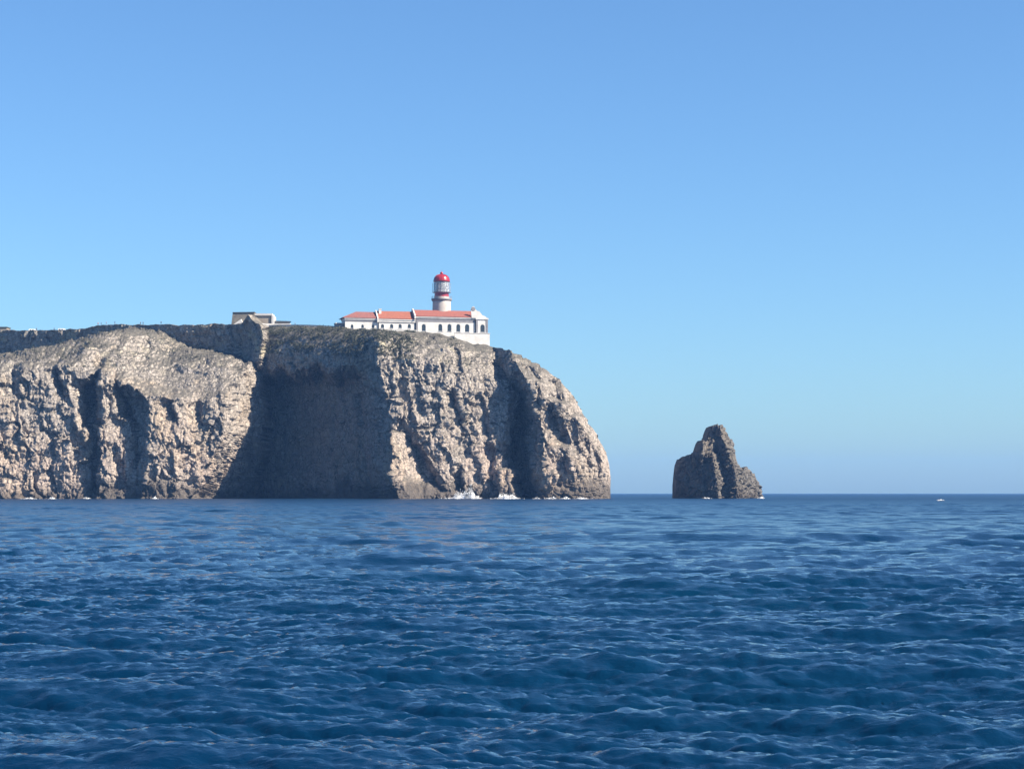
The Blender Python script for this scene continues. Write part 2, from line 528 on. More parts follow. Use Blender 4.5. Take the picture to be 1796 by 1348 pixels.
SKYLINE = [(-200,582,1047),(0,579,1003),(20,580,999),(60,580,991),(110,579,980),(150,576,970),(172,571,966),(200,569,960),(250,570,951),(290,569,943),
           (320,571,937),(340,570,933),(370,568,927),(390,568,923),(405,570,920),(429,567,916),(434.5,557,908),(438,552.5,905),(441,556,902),(446,566.5,897),(455,569.5,894),(461,570,896),(467,570.5,918),
           (480,571.5,920),(520,572,908),(560,573,896),(600,575,882),(650,582,872),(690,585,868),(730,584,868),(770,587,866),(800,594,866),
           (830,603,866),(857,605,867),(875,611,868),(900,622,868),(940,641,868),(980,669,868),(1006,699,868),(1026,734,868),(1048,766,868),(1062,793,868),(1068,812,868),(1070,872,868)]
_sx = np.array([wx(p, d) for p, q, d in SKYLINE]); _sz = np.array([wz(q, d) for p, q, d in SKYLINE])
def skyline_z(x): return np.interp(x, _sx, _sz)

def tooth(x, z, left, right, y0, k, w, wr, lean, curve=0.0):
    xl, xr = left(z), right(z)
    xr = np.maximum(xr, xl + 0.5)
    t = np.clip(x, xl, xr) - xl
    y = y0 + lean*z + k*t + curve*(t/np.maximum(xr-xl, 1))**3
    y = y + np.maximum(xl - x, 0)*w + np.maximum(x - xr, 0)*wr
    return y

def roll(z, zb, zt, S):
    t = np.clip((z - zb)/np.maximum(zt - zb, 0.5), 0, 1)
    return S*t**1.15 + np.maximum(z - zt, 0)*9.0

def gully(x, z, pts, D, width, depth, flip=False):
    pts = sorted(pts, key=lambda p: -p[1])
    zz = np.array([wz(p[1], D) for p in pts]); xx = np.array([wx(p[0], D) for p in pts])
    xg = np.interp(z, zz, xx)
    span = zz[-1] - zz[0]
    ta = np.clip((z - zz[0] + 1.0)/(0.15*span + 1), 0, 1)*np.clip((zz[-1] + 1.0 - z)/(0.2*span + 1), 0, 1)
    t = (x - xg)/width
    if flip: t = -t
    prof = np.where(t < 0, np.clip(1 + t, 0, 1), np.clip(1 - t/0.4, 0, 1))
    return depth*prof*ta

def base_depth(x, z):
    # the left headland: three buttresses one behind the other
    zt = line([(-200,655),(0,640),(30,629),(100,613),(130,602),(150,595),(170,588),(195,583),(225,582),(248,587),(264,595),(280,603),(300,613),(360,622),(400,628),(425,640)], 885)(x)
    zb = line([(-200,690),(0,662),(60,650),(100,648),(140,640),(180,650),(210,668),(250,690),(300,700),(350,705),(400,700),(430,690)], 855)(x)
    S = np.interp(x, [wx(0,860), wx(160,860), wx(230,860), wx(430,860)], [16, 34, 42, 30])
    T1 = tooth(x, z, edge([(-200,500),(-200,900)], 845), edge([(235,560),(215,600),(192,640),(145,672),(146,750),(163,762),(164,868)], 855), 838, 0.07, 1.0, 5, 0.12)
    T2 = tooth(x, z, edge([(160,560),(165,600),(174,640),(182,690),(180,752),(177,800),(176,872)], 848), edge([(205,620),(202,660),(212,736),(238,742),(246,797),(256,868)], 858), 842, 0.22, 1.6, 5, 0.12)
    T3 = tooth(x, z, edge([(200,600),(215,665),(240,685),(264,706),(264,797),(258,872)], 846), edge([(430,600),(424,642),(404,690),(402,760),(388,800),(368,840),(352,872)], 868), 838, 0.24, 1.7, 5, 0.12)
    Tm = np.minimum(np.minimum(T1, T2), T3)
    Tp = tooth(x, z, edge([(-200,500),(-200,900)], 845), edge([(430,600),(424,642),(404,690),(402,760),(388,800),(368,840),(352,872)], 868), 838, 0.075, 1.0, 5, 0.12)
    wsm = np.clip((z - zb)/5.0, 0, 1)
    T = Tm*(1 - wsm) + Tp*wsm + roll(z, zb, zt, S)
    # the scarp under the plateau, and its spur
    P = tooth(x, z, edge([(-300,500),(-300,900)], 925), edge([(447,545),(452,560),(459,575),(463,590),(460,612),(457,635),(462,650),(470,872)], 905), 1049, -0.62, 0, 40, -0.12)
    Q = tooth(x, z, edge([(446,548),(452,562),(458,576),(461,592),(457,612),(454,634),(455,700)], 893), edge([(446.5,548),(453,562),(459.5,576),(463.5,592),(460,612),(457.5,634),(458,700)], 893), 890, 0.4, 2.0, 30, 0.03)
    Q = Q + np.maximum(wz(634, 893) - z, 0)*2.5
    P = np.minimum(P, Q)
    # the headland under the lighthouse
    zsk = skyline_z(x)
    Bz = np.clip((z - (zsk - 15))/15, 0, 1)
    Bx = np.clip((z - (zsk - 5))/5, 0, 1)
    B = tooth(x, z, edge([(660,580),(664,640),(678,690),(690,745),(694,790),(698,830),(707,868)], 842), edge([(900,600),(893,650),(893,690),(886,760),(881,800),(879,872)], 860), 830, 0.30, 1.12, 5, 0.09)
    cove = np.clip((wx(664, 842) - x)/20.0, 0, 1)
    B = B + Bz**1.6*(10 + 7*cove) + Bx**2*6
    C = tooth(x, z, edge([(890,600),(912,650),(930,680),(944,710),(951,760),(953,872)], 846), edge([(1080,500),(1080,880)], 862), 833, 0.18, 2.3, 4, 0.10, 24.0)
    C = C + np.clip((z - (zsk - 9))/9, 0, 1)**1.5*12
    # low rocks at the foot
    E = tooth(x, z, edge([(878,800),(876,872)], 842), edge([(894,815),(893,845),(907,868)], 845), 838, 0.1, 5, 4, 0.15) + np.maximum(z - wz(823, 842), 0)*7
    E2 = tooth(x, z, edge([(686,740),(689,800),(687,835),(700,872)], 832), edge([(694,740),(703,800),(703,835),(716,868)], 834), 824, 0.25, 4, 1.2, 0.10) + np.maximum(z - wz(758, 832), 0)*5
    y = np.minimum.reduce([T, P, B, C, E, E2])
    isB = (B <= np.minimum.reduce([T, P, C, E]))
    isC = (C <= np.minimum.reduce([T, P, B, E]))
    isT = (T <= np.minimum.reduce([P, B, C]))
    g = 0
    for pts, w_, dp in (([(800,610),(806,650)], 4, 2.2), ([(790,675),(800,710),(816,755)], 5, 3.2), ([(842,690),(852,735),(858,770)], 4, 2.2),
                        ([(702,735),(728,785),(752,822),(778,862)], 9, 5.5), ([(806,815),(809,866)], 4, 3), ([(832,790),(842,850)], 4, 2), ([(770,640),(760,700)], 6, 1.6),
                        ([(725,640),(733,690),(745,740)], 6, 1.6), ([(872,630),(880,660)], 5, 2.5), ([(855,590),(893,660)], 4, 2.0), ([(860,780),(866,860)], 4, 2.4)):
        g = g + gully(x, z, pts, 848, w_, dp*1.4)*isB
    for pts, w_, dp in (([(970,660),(980,704)], 7, 4.5), ([(1012,690),(1024,728)], 6, 3.6), ([(962,705),(975,740),(992,782)], 8, 4.5), ([(1025,755),(1034,850)], 5, 2.6),
                        ([(988,800),(1000,862)], 6, 3), ([(1002,740),(1012,800)], 5, 2.4), ([(1045,780),(1052,860)], 4, 1.8), ([(930,645),(945,668)], 5, 2.5)):
        g = g + gully(x, z, pts, 850, w_, dp*1.5)*isC
    for pts, w_, dp in (([(150,668),(164,700),(176,752)], 9, 7.0), ([(172,745),(174,800),(174,870)], 5, 5.5), ([(94,645),(104,670),(113,702)], 4.5, 4.0), ([(8,782),(30,822)], 3, 1.6), ([(128,740),(142,800)], 4, 2.0), ([(60,700),(72,760)], 5, 1.5),
                        ([(20,640),(28,700)], 5, 1.8), ([(216,800),(219,866)], 4, 2.4), ([(300,705),(310,745)], 5, 2.0), ([(345,700),(352,750)], 5, 2.2), ([(330,780),(345,866)], 5, 1.5), ([(90,820),(96,868)], 4, 1.5)):
        g = g + gully(x, z, pts, 850, w_, dp*1.5)*isT
    # the great hollow under the rim, and the tall slot further right
    def sstep(t): t = np.clip(t, 0, 1); return t*t*(3 - 2*t)
    arch = line([(395,700),(415,655),(440,643),(480,640),(520,646),(560,638),(600,650),(640,646),(668,660),(690,720)], 880)(x) + 2.6*fbm(x/6, x*0, x*0+4, 4, 141)
    bl = edge([(660,580),(664,640),(678,690),(690,745),(694,790),(698,830),(707,868)], 842)(z)
    g = g + 30.0*sstep((arch - z)/7.0)*sstep((bl - 1.5 - x)/16.0)*(isB | (P <= np.minimum(T, B)))
    arch2 = line([(878,690),(890,672),(905,662),(925,676),(945,712),(955,760)], 850)(x) + 1.0*fbm(x/4, x*0, x*0+9, 3, 143)
    cl = edge([(890,600),(912,650),(930,680),(944,710),(951,760),(953,872)], 846)(z)
    g = g + 16.0*sstep((arch2 - z)/5.0)*sstep((cl - 0.8 - x)/7.0)*isC*(x > wx(870, 850))
    # overhung hollow high on the middle buttress
    ux = (x - wx(170, 855))/7.5; uz = (z - wz(641, 855))/3.0
    g = g + 5.0*np.exp(-(ux**2 + uz**2))*isT
    # strata ledges in the scarp and the cove slope
    return y + g, isT, isB, isC, (P <= np.minimum.reduce([T, B, C])) | (isB & (cove > 0.6))

def build_headland():
    xs0, xs1 = wx(-150, 960), wx(1063, 868)
    nc, nr = 1120, 330
    xs = np.concatenate([np.linspace(xs0, xs1, nc), wx(1070, 868) - (wx(1070,868)-xs1)*np.array([0.75, 0.5, 0.3, 0.15, 0.0])])
    nc = len(xs)
    v = np.linspace(0, 1, nr)
    jag = 0.6*fbm(xs/5, xs*0, xs*0+2, 4, 77)
    jw = (xs + 2*fbm(xs/9, xs*0, xs*0, 2, 78))/4.2
    jag = jag + np.clip((xs - wx(857, 867))/10, 0, 1)*(1.5*(jw - np.floor(jw)) - 0.75)*(0.6 + fbm(xs/14, xs*0, xs*0+5, 2, 79))
    zt = skyline_z(xs) + jag
    zt[-4:] = skyline_z(xs)[-4:]
    Z = -5 + v[:, None]*(zt[None, :] + 5)
    X = np.broadcast_to(xs[None, :], Z.shape).copy()
    Y, isT, isB, isC, isP = base_depth(X, Z)
    # large-scale unevenness of every face
    Y = Y + np.where(isP, 1.2, 3.2)*fbm(X/24, Y/24, Z/40, 3, 5)
    # buttresses and clefts: steep on the side that faces left
    wv = (X + 7*fbm(X/30, Y/30, Z/34, 3, 15) + 0.12*Z)/13.0
    wv = wv - np.floor(wv)
    amp = 1.3*np.clip(0.5 + 1.4*fbm(X/26, Y/26, Z/30, 2, 19), 0, 1.5)
    Y = Y + amp*np.where(wv < 0.78, wv/0.78, (1 - wv)/0.22)*np.where(isP, 0, 1)*np.clip((zt[None, :] - Z)/12, 0, 1)
    # rock relief along the normals
    def normals(X, Y, Z):
        du = np.stack([np.gradient(A, axis=1) for A in (X, Y, Z)], -1)
        dv = np.stack([np.gradient(A, axis=0) for A in (X, Y, Z)], -1)
        n = np.cross(du, dv)
        return n/np.maximum(np.linalg.norm(n, axis=-1, keepdims=True), 1e-9)
    n = normals(X, Y, Z)
    # bedding dips to the right on the left shoulder
    wxp = X + 2.2*fbm(X/9, Y/9, Z/9, 3, 21); wzp = Z + 2.2*fbm(X/9, Y/9, Z/9, 3, 22)
    f1, f2, cid, ct = worley(wxp/8.5, Y/8.5, wzp/13, 3)
    d = 0.8*(cid - 0.5) + 2.2*ct - 0.9*np.clip(0.22 - (f2 - f1), 0, 1)*4.0
    g1, g2, gid, gt = worley(wxp/3.6, Y/3.6, wzp/5.2, 8)
    h1, h2, hid, ht = worley(X/1.55, Y/1.55, Z/2.1, 14)
    d = d + 0.6*(gid - 0.5) + 1.5*gt - 0.6*np.clip(0.2 - (g2 - g1), 0, 1)*4 + 0.30*(hid - 0.5) + 0.75*ht
    d = d + 0.40*ridged(wxp/6.5, Y/6.5, wzp/11, 3, 41) + 0.30*ridged(X/2.9, Y/2.9, Z/3.6, 2, 43) + 0.25*gnoise(X/1.0, Y/1.0, Z/1.1, 47)
    steep = np.clip(1 - n[..., 2]/0.75, 0.25, 1)
    # bedding planes on the sloping shoulders
    bed = (Z + 0.10*X + 1.6*fbm(X/14, Y/14, Z/8, 3, 61))/2.3
    saw = bed - np.floor(bed)
    shoulder = np.clip((n[..., 2] - 0.25)/0.3, 0, 1)*isT
    d = d*steep + shoulder*(2.1*saw - 1.05 + 0.5*ridged((X - Z)/2.2, Y/2.2, (X + Z)/7, 2, 66))
    led = (Z + 0.5*fbm(X/10, Y/10, Z/6, 2, 71))/3.1
    d = d + 0.5*(led - np.floor(led) - 0.5)*np.clip((Z - 56)/8, 0, 1)
    d = d*np.clip((zt[None, :] - Z)/1.0, 0.25, 1)
    damp = np.ones(nc); damp[-6:] = np.linspace(1, 0, 6)
    d = d*damp[None, :]*np.clip((xs[-1] - xs)/6.0, 0.5, 1)[None, :]*np.where(isP, 0.7, 1.0)
    pos = np.stack([X, Y, Z], -1) + n*d[..., None]
    global HEAD_POS, HEAD_N
    HEAD_POS, HEAD_N = pos, n
    # plateau behind the rim
    rim = pos[-1]
    tip = np.clip((xs - wx(857, 867))/40.0, 0, 1)
    rows = [pos]
    for dy in (1.5, 4, 9, 16, 26, 40, 70, 130, 240):
        r = rim.copy()
        r[:, 1] += dy*(1 - 0.7*tip)
        flat = rim[:, 2] + np.minimum(dy, 26)*0.052 + 0.25*fbm(xs/6, xs*0 + dy/6, xs*0, 2, 91)
        fall = rim[:, 2] - (rim[:, 2] + 5)*min(1.0, (dy/130.0)**1.3)
        r[:, 2] = flat*(1 - tip) + fall*tip
        rows.append(r[None])
    last = rows[-1].copy(); last[0, :, 1] += 5; last[0, :, 2] = -6
    rows.append(last)
    V = np.concatenate(rows, 0)
    me = np_mesh('headland', V.reshape(-1, 3), grid_quads(V.shape[0], nc), M_rock, False)
    o = mesh_obj('headland', me)
    tag(o, 'long pale limestone headland of sheer sea cliffs with a flat top', None, None, 'structure')
    return o
headland = build_headland()

# ------------------------------------------------------------------ the sea stack
def build_stack():
    D = 905.0
    out = [(1183,870),(1183.5,845),(1187,815),(1191,805),(1199,800),(1209,798),(1217,796),(1220,790),(1225,777),(1229,773),(1235,774),(1238,765),(1240,757),(1246,746),(1251,744.5),(1262,745),(1270,749),(1274,758),
           (1280,766),(1285,775),(1286,785),(1289,795),(1286,807),(1290,811),(1300,819),(1310,820),(1320,826),(1328,832),(1334,843),(1338,855),(1341,866),(1343,872)]
    out = [(p + 4.5 - 3.5*(p - 1183)/160.0, q) for p, q in out]
    X_, Z_ = np.array([wx(p, D) for p, q in out]), np.array([wz(q, D) for p, q in out])
    nc, nr = 320, 200
    t = np.linspace(0, 1, nc)
    xs = X_[0] + (X_[-1]-X_[0])*t
    top = np.interp(xs, X_, Z_)
    sw = (xs + 0.8*fbm(xs/4, xs*0, xs*0, 2, 8))/2.4
    top = top + 0.9*(sw - np.floor(sw) - 0.5)*np.clip(top/8, 0, 1) + 0.5*fbm(xs/1.6, xs*0, xs*0, 3, 9)
    top[0] = top[-1] = -3
    v = np.linspace(0, 1, nr)
    Z = -4 + v[:, None]*(top[None, :] + 4)
    X = np.broadcast_to(xs[None, :], Z.shape).copy()
    # the face turns its left flank to us; the ridge runs down to the right
    ridge = np.interp(Z, [wz(q, D) for q in (870, 820, 780, 755, 745)], [wx(p, D) for p in (1292, 1284, 1270, 1262, 1262)])
    H = np.maximum(top[None, :] - Z, 0)
    edgeL = np.clip((X - X_[0])/4.0, 0, 1)
    half = 3.0 + 7.0*np.sqrt(np.clip(H/30, 0, 1))
    Y = D - half + np.where(X < ridge, (ridge - X)*1.0, (X - ridge)*1.15)
    # shoulder block on the left, with its own right-hand edge
    shx = np.interp(Z, [wz(q, D) for q in (870, 840, 805)], [wx(p, D) for p in (1256, 1252, 1247)])
    sh = D - 12 + np.where(X < shx, (shx - X)*0.85, (X - shx)*2.0) + np.maximum(Z - wz(801, D), 0)*3
    Y = np.minimum(Y, sh)
    kn = D - 9 + np.abs(X - wx(1229, D))*1.0 + np.maximum(Z - wz(774, D), 0)*3
    Y = np.minimum(Y, kn)
    Y = np.minimum(Y + 0.05*Z, D + 20)
    Y = Y + 6*(1-edgeL)**2
    def relief(X, Y, Z, s):
        f1, f2, cid, ct = worley(X/5.5, Y/5.5, (Z - 0.5*X)/5, s)
        g1, g2, gid, gt = worley(X/2.2, Y/2.2, (Z - 0.5*X)/2.2, s+50)
        d = 0.6*(cid-0.5) + 1.5*ct + 1.5*gt + 0.5*gid - 0.7*np.clip(0.2-(f2-f1), 0, 1)*4
        return d + 0.8*fbm(X/7, Y/7, Z/7, 3, s+3) + 0.2*ridged(X/3.2, Y/3.2, Z/2.6, 3, s+7) + 0.15*gnoise(X/0.9, Y/0.9, Z/0.9, s+9)
    dm = np.clip(H/1.2, 0.5, 1)*np.clip(np.minimum(t, 1-t)/0.02, 0, 1)[None, :]
    du = np.stack([np.gradient(A, axis=1) for A in (X, Y, Z)], -1)
    dv = np.stack([np.gradient(A, axis=0) for A in (X, Y, Z)], -1)
    n = np.cross(du, dv); n /= np.maximum(np.linalg.norm(n, axis=-1, keepdims=True), 1e-9)
    front = np.stack([X, Y, Z], -1) + n*((relief(X, Y, Z, 101) - 0.55)*dm)[..., None]
    Yb = D + 21 + half*0.8 - 0.02*Z + 1.5*fbm(X/8, Z/8, X*0+5, 3, 131)
    back = np.stack([X, Yb + 3, Z], -1)
    V = np.concatenate([front, back[::-1]], 0)
    me = np_mesh('sea_stack', V.reshape(-1, 3), grid_quads(2*nr, nc), M_stack, False)
    o = mesh_obj('sea_stack', me)
    tag(o, 'dark lone sea stack with a rounded peak, standing off the cape', 'sea stack')
build_stack()

# ------------------------------------------------------------------ lighthouse buildings
TH = R(14)
CT, ST = math.cos(TH), math.sin(TH)
BY0 = 882.0
BX0 = wx(600, BY0)
def s_of(px):
    q = (px - CX)/F
    return (q*BY0 - BX0)/(CT - q*ST)
def depth_at(px): return BY0 + s_of(px)*ST
def zz(px, py): return wz(py, depth_at(px))

def wall_panel(bm, s0, s1, z0, z1, ops, th=0.45, y=0.0):
    """a wall with real openings: ops = (s_centre, width, z_bottom, z_top, arched)"""
    cur = s0
    for c, w, zb, zt, arch in sorted(ops):
        add_box(bm, cur, c - w/2, y, y+th, z0, z1)
        if zb > z0 + 0.02: add_box(bm, c-w/2, c+w/2, y, y+th, z0, zb)
        if arch:
            r = w/2; n = 8
            pts = [(c-r, zt-r)] + [(c - r*math.cos(math.pi*i/n), zt - r + r*math.sin(math.pi*i/n)) for i in range(1, n)] + [(c+r, zt-r)]
            for (a0, b0), (a1, b1) in zip(pts[:-1], pts[1:]):
                add_prism(bm, [(a0, b0), (a1, b1), (a1, z1), (a0, z1)], y, y+th)
        else:
            add_box(bm, c-w/2, c+w/2, y, y+th, zt, z1)
        cur = c + w/2
    add_box(bm, cur, s1, y, y+th, z0, z1)

def window_part(root, c, w, zb, zt, arch, y=0.0, bars=True):
    r = w/2
    if arch:
        prof = [(c-r, zb), (c+r, zb), (c+r, zt-r)] + [(c + r*math.cos(math.pi*i/8), zt-r+r*math.sin(math.pi*i/8)) for i in range(1, 8)] + [(c-r, zt-r)]
    else:
        prof = [(c-r, zb), (c+r, zb), (c+r, zt), (c-r, zt)]
    bm = bmesh.new()
    cz = (zb + zt)/2
    inner = [(c + (x-c)*0.84, cz + (z-cz)*0.92) for x, z in prof]
    n = len(prof)
    A = [bm.verts.new((x, y+0.14, z)) for x, z in prof]; B = [bm.verts.new((x, y+0.14, z)) for x, z in inner]
    A2 = [bm.verts.new((x, y+0.22, z)) for x, z in prof]; B2 = [bm.verts.new((x, y+0.22, z)) for x, z in inner]
    for i in range(n):
        j = (i+1) % n
        bm.faces.new([A[i], A[j], B[j], B[i]]); bm.faces.new([B[i], B[j], B2[j], B2[i]]); bm.faces.new([A[j], A[i], A2[i], A2[j]]); bm.faces.new([A2[i], B2[i], B2[j], A2[j]])
    f = bm_obj('window', bm, M_frame, root)
    bm = bmesh.new(); add_prism(bm, inner, y+0.185, y+0.205)
    bm_obj('pane', bm, M_dark, f)
    bm = bmesh.new(); add_box(bm, c-r-0.12, c+r+0.12, y-0.13, y-0.004, zb-0.16, zb-0.003)
    bm_obj('sill', bm, M_grey_trim, f)

def gable_roof(bm, s0, s1, y0, y1, ze, zr, th=0.25, hip0=0.0, hip1=0.0):
    ym = (y0+y1)/2
    def ring(off):
        return [bm.verts.new(p) for p in ((s0,y0,ze+off),(s1,y0,ze+off),(s1,y1,ze+off),(s0,y1,ze+off),(s0+hip0,ym,zr+off),(s1-hip1,ym,zr+off))]
    T, U = ring(0), ring(-th)
    for V, fl in ((T, False), (U, True)):
        for f in ((0,1,5,4),(2,3,4,5),(1,2,5),(3,0,4)):
            if len(f) == 3 and ((f[0] == 1 and hip1 == 0) or (f[0] == 3 and hip0 == 0)) and not True: continue
            ids = f[::-1] if fl else f
            bm.faces.new([V[i] for i in ids])
    for a, b in ((0,1),(1,2),(2,3),(3,0)):
        bm.faces.new([T[a], T[b], U[b], U[a]])

def wing(name, label, pxs, py_wall_base, py_wall_top, py_eave, py_ridge, wins, roof_mat, ysh=0.0, depth=9.5, hip0=0.0, plinth=6.0, cornice=0.9, over=0.55, ovl=0.0, ovr=0.0, shaded_frieze=1.45, pilasters=()):
    root = empty(name, (BX0, BY0, 0), TH)
    pc = (pxs[0]+pxs[1])/2
    s0, s1 = s_of(pxs[0]), s_of(pxs[1])
    zb, zt, ze, zr = (zz(pc, p) for p in (py_wall_base, py_wall_top, py_eave, py_ridge))
    zr += depth/2*0.082
    ops = [(s_of(p), w, zz(p, b), zz(p, t), a) for p, w, b, t, a in wins]
    bm = bmesh.new()
    wall_panel(bm, s0, s1, zb - plinth, zt, ops, 0.45, ysh)
    add_box(bm, s0, s1, ysh+depth-0.45, ysh+depth, zb-plinth, zt)
    add_box(bm, s0, s0+0.45, ysh+0.451, ysh+depth-0.451, zb-plinth, zt)
    add_box(bm, s1-0.45, s1, ysh+0.451, ysh+depth-0.451, zb-plinth, zt)
    bm_obj('wall', bm, M_white, root)
    for o in ops: window_part(root, *o, y=ysh)
    # dark rooms behind the panes come from the closed shell; cornice and frieze
    bm = bmesh.new()
    add_box(bm, s0-0.25+ovl*0.0, s1+0.25, ysh-0.32, ysh+depth+0.32, zt+0.003, zt+cornice)
    add_box(bm, s0-0.35, s1+0.35, ysh-over, ysh+depth+over, zt+cornice+0.003, ze-0.254)
    bm_obj('cornice', bm, M_white, root)
    if shaded_frieze:  # grey band whose colour holds the eave shadow along with the paint
        bm = bmesh.new(); add_box(bm, s0+0.05, s1-0.05, ysh-0.07, ysh-0.003, zt-shaded_frieze, zt-0.003)
        bm_obj('shaded_frieze', bm, M_grey_trim, root)
    for p in pilasters:
        c = s_of(p)
        bm = bmesh.new(); add_box(bm, c-0.4, c+0.4, ysh-0.16, ysh-0.004, zb-plinth, zt-1.48)
        bm_obj('pilaster', bm, M_grey_trim, root)
    bm = bmesh.new()
    gable_roof(bm, s0-0.35-ovl, s1+0.35+ovr, ysh-over-0.1, ysh+depth+over+0.1, ze, zr, 0.25, hip0)
    bm_obj('roof', bm, roof_mat, root)
    tag(root, label, 'building', 'lighthouse station buildings')
    return root, (s0, s1, zb, zt, ze, zr)

left_w, LI = wing('lighthouse_wing', 'low white wing with hipped weathered red roof, left end of the lighthouse station', (606,664), 575.5, 561, 556.5, 546,
    [(618,1.3,575,568.5,True),(636.5,1.3,575,568.5,True),(655,1.3,575,568.5,True)], M_roof_d, 1.2, 9.5, hip0=7.0, ovl=0.9, cornice=0.55, shaded_frieze=0.7)
mid_w, MI = wing('lighthouse_wing', 'white middle wing with bright orange tiled roof and four arched windows', (665,728), 582, 565, 558.5, 545.5,
    [(671,1.6,575,568,True),(687,1.6,575,568,True),(702,1.6,575,568,True),(718,1.6,575,568,True)], M_roof_o, 0.5, 9.5, cornice=0.9, shaded_frieze=0.35)
right_w, RI = wing('lighthouse_wing', 'long white wing with red tiled roof and tall arched windows beneath the tower', (730,833), 584, 559.5, 555, 544.2,
    [(743,2.0,581,568,True),(772,2.0,581,568,True),(788,2.0,581.5,568,True),(803.5,2.0,582,568,True),(819,2.2,582.5,568,True)], M_roof, 0.0, 10.5, cornice=0.5, pilasters=(731.5,))

# gable parapets and chimneys on the wings
def parapet(root, s, info, ysh, depth, lift=0.55, th=0.5, mat=M_white):
    s0, s1, zb, zt, ze, zr = info
    bm = bmesh.new()
    ym = ysh + depth/2
    pts = [(ysh-0.75, zt-0.2), (ysh+depth+0.75, zt-0.2), (ysh+depth+0.75, ze+lift*0.6), (ym+0.5, zr+lift), (ym-0.5, zr+lift), (ysh-0.75, ze+lift*0.6)]
    a = [bm.verts.new((s, y, z)) for y, z in pts]; b = [bm.verts.new((s+th, y, z)) for y, z in pts]
    for i in range(len(pts)):
        j = (i+1) % len(pts); bm.faces.new([a[i], a[j], b[j], b[i]])
    bm.faces.new(a[::-1]); bm.faces.new(b)
    return bm_obj('gable_parapet', bm, mat, root)
parapet(right_w, RI[0]-0.9, RI, 0.0, 10.5, 0.5)
parapet(mid_w, MI[0]-0.88, MI, 0.5, 9.5, 0.25)
bm = bmesh.new(); s = s_of(669); add_box(bm, s-0.55, s+0.55, 3.2, 4.4, MI[4]+0.8, MI[5]+0.55); add_box(bm, s-0.7, s+0.7, 3.05, 4.55, MI[5]+0.555, MI[5]+0.8)
bm_obj('chimney', bm, M_white, mid_w)

# the end pavilion with its scrolled gable
pav = empty('end_pavilion', (BX0, BY0, 0), TH)
p0, p1 = s_of(834.6), s_of(855)
pz0, pzt = zz(845, 584), zz(845, 560.5)
op = (s_of(845.6), 2.3, zz(845, 583), zz(845, 569), True)
bm = bmesh.new()
wall_panel(bm, p0, p1, pz0-6, pzt, [op], 0.45, -0.6)
add_box(bm, p0, p1, 7.5, 8.0, pz0-6, pzt); add_box(bm, p0, p0+0.45, -0.149, 7.499, pz0-6, pzt); add_box(bm, p1-0.45, p1, -0.149, 7.499, pz0-6, pzt)
add_box(bm, p0+0.451, p1-0.451, -0.149, 7.499, pzt-0.4, pzt-0.1)
bm_obj('wall', bm, M_white, pav)
window_part(pav, *op, y=-0.6)
bm = bmesh.new(); add_box(bm, p0-0.25, p1+0.3, -0.95, 8.2, pzt+0.003, pzt+0.55); bm_obj('cornice', bm, M_white, pav)
for px_ in (836.0, 853.5):
    c = s_of(px_); bm = bmesh.new(); add_box(bm, c-0.42, c+0.42, -0.78, -0.604, pz0-0.2, pzt-0.005); bm_obj('pilaster', bm, M_grey_trim, pav)
gp = [(826.5,558),(826,548),(825.5,543),(827,539),(829.5,537.6),(832,539),(833.5,543),(836.5,545.5),(840,546),(842.5,549),(845.5,553),(850,554.5),(853,557),(856.5,558)]
bm = bmesh.new()
add_prism(bm, [(s_of(a), zz(840, b)+ (0.0 if b < 558 else 0.0)) for a, b in gp], -0.75, -0.2)
bm_obj('scroll_gable', bm, M_white, pav)
bm = bmesh.new()
c, czz = s_of(829.5), zz(830, 542)
for i in range(16):
    pass
rings = [(0.95, -0.83), (0.95, -0.755), (0.001, -0.755)]
vv = [[bm.verts.new((c + r*math.cos(2*math.pi*i/16), y, czz + r*math.sin(2*math.pi*i/16))) for i in range(16)] for r, y in ((0.95,-0.86),(0.95,-0.755))]
for i in range(16):
    j = (i+1) % 16; bm.faces.new([vv[0][i], vv[0][j], vv[1][j], vv[1][i]])
bm.faces.new(vv[0]); bm.faces.new(vv[1])
bm_obj('round_ornament', bm, M_grey_trim, pav)
tag(pav, 'small white pavilion with scrolled gable and one arched window, right end of the station', 'building', 'lighthouse station buildings')

# white retaining wall under the right wing
bm = bmesh.new()
a0, a1 = s_of(796), s_of(857.5)
zt_ = zz(830, 585)
add_box(bm, a0, a1, -1.6, -1.0, zt_-9, zt_)
add_box(bm, a1-0.6, a1, -0.99, 9, zt_-9, zt_)
rw = empty('retaining_wall', (BX0, BY0, 0), TH)
bm_obj('wall', bm, M_white, rw)
bm = bmesh.new(); add_box(bm, a0-0.1, a1+0.15, -1.75, -0.9, zt_+0.003, zt_+0.22); bm_obj('coping', bm, M_white, rw)
tag(rw, 'white retaining wall on the rocks under the pavilion, right of the station', 'wall')

bm = bmesh.new()
a0, a1 = s_of(664), s_of(731)
zt_ = zz(700, 579)
rw2 = empty('retaining_wall', (BX0, BY0, 0), TH)
add_box(bm, a0, a1, -1.3, -0.8, zt_-6, zt_)
bm_obj('wall', bm, M_white, rw2)
bm = bmesh.new(); add_box(bm, a0-0.1, a1+0.1, -1.4, -0.7, zt_+0.003, zt_+0.15); bm_obj('coping', bm, M_white, rw2)
tag(rw2, 'low white wall below the four windows of the orange roofed wing', 'wall')

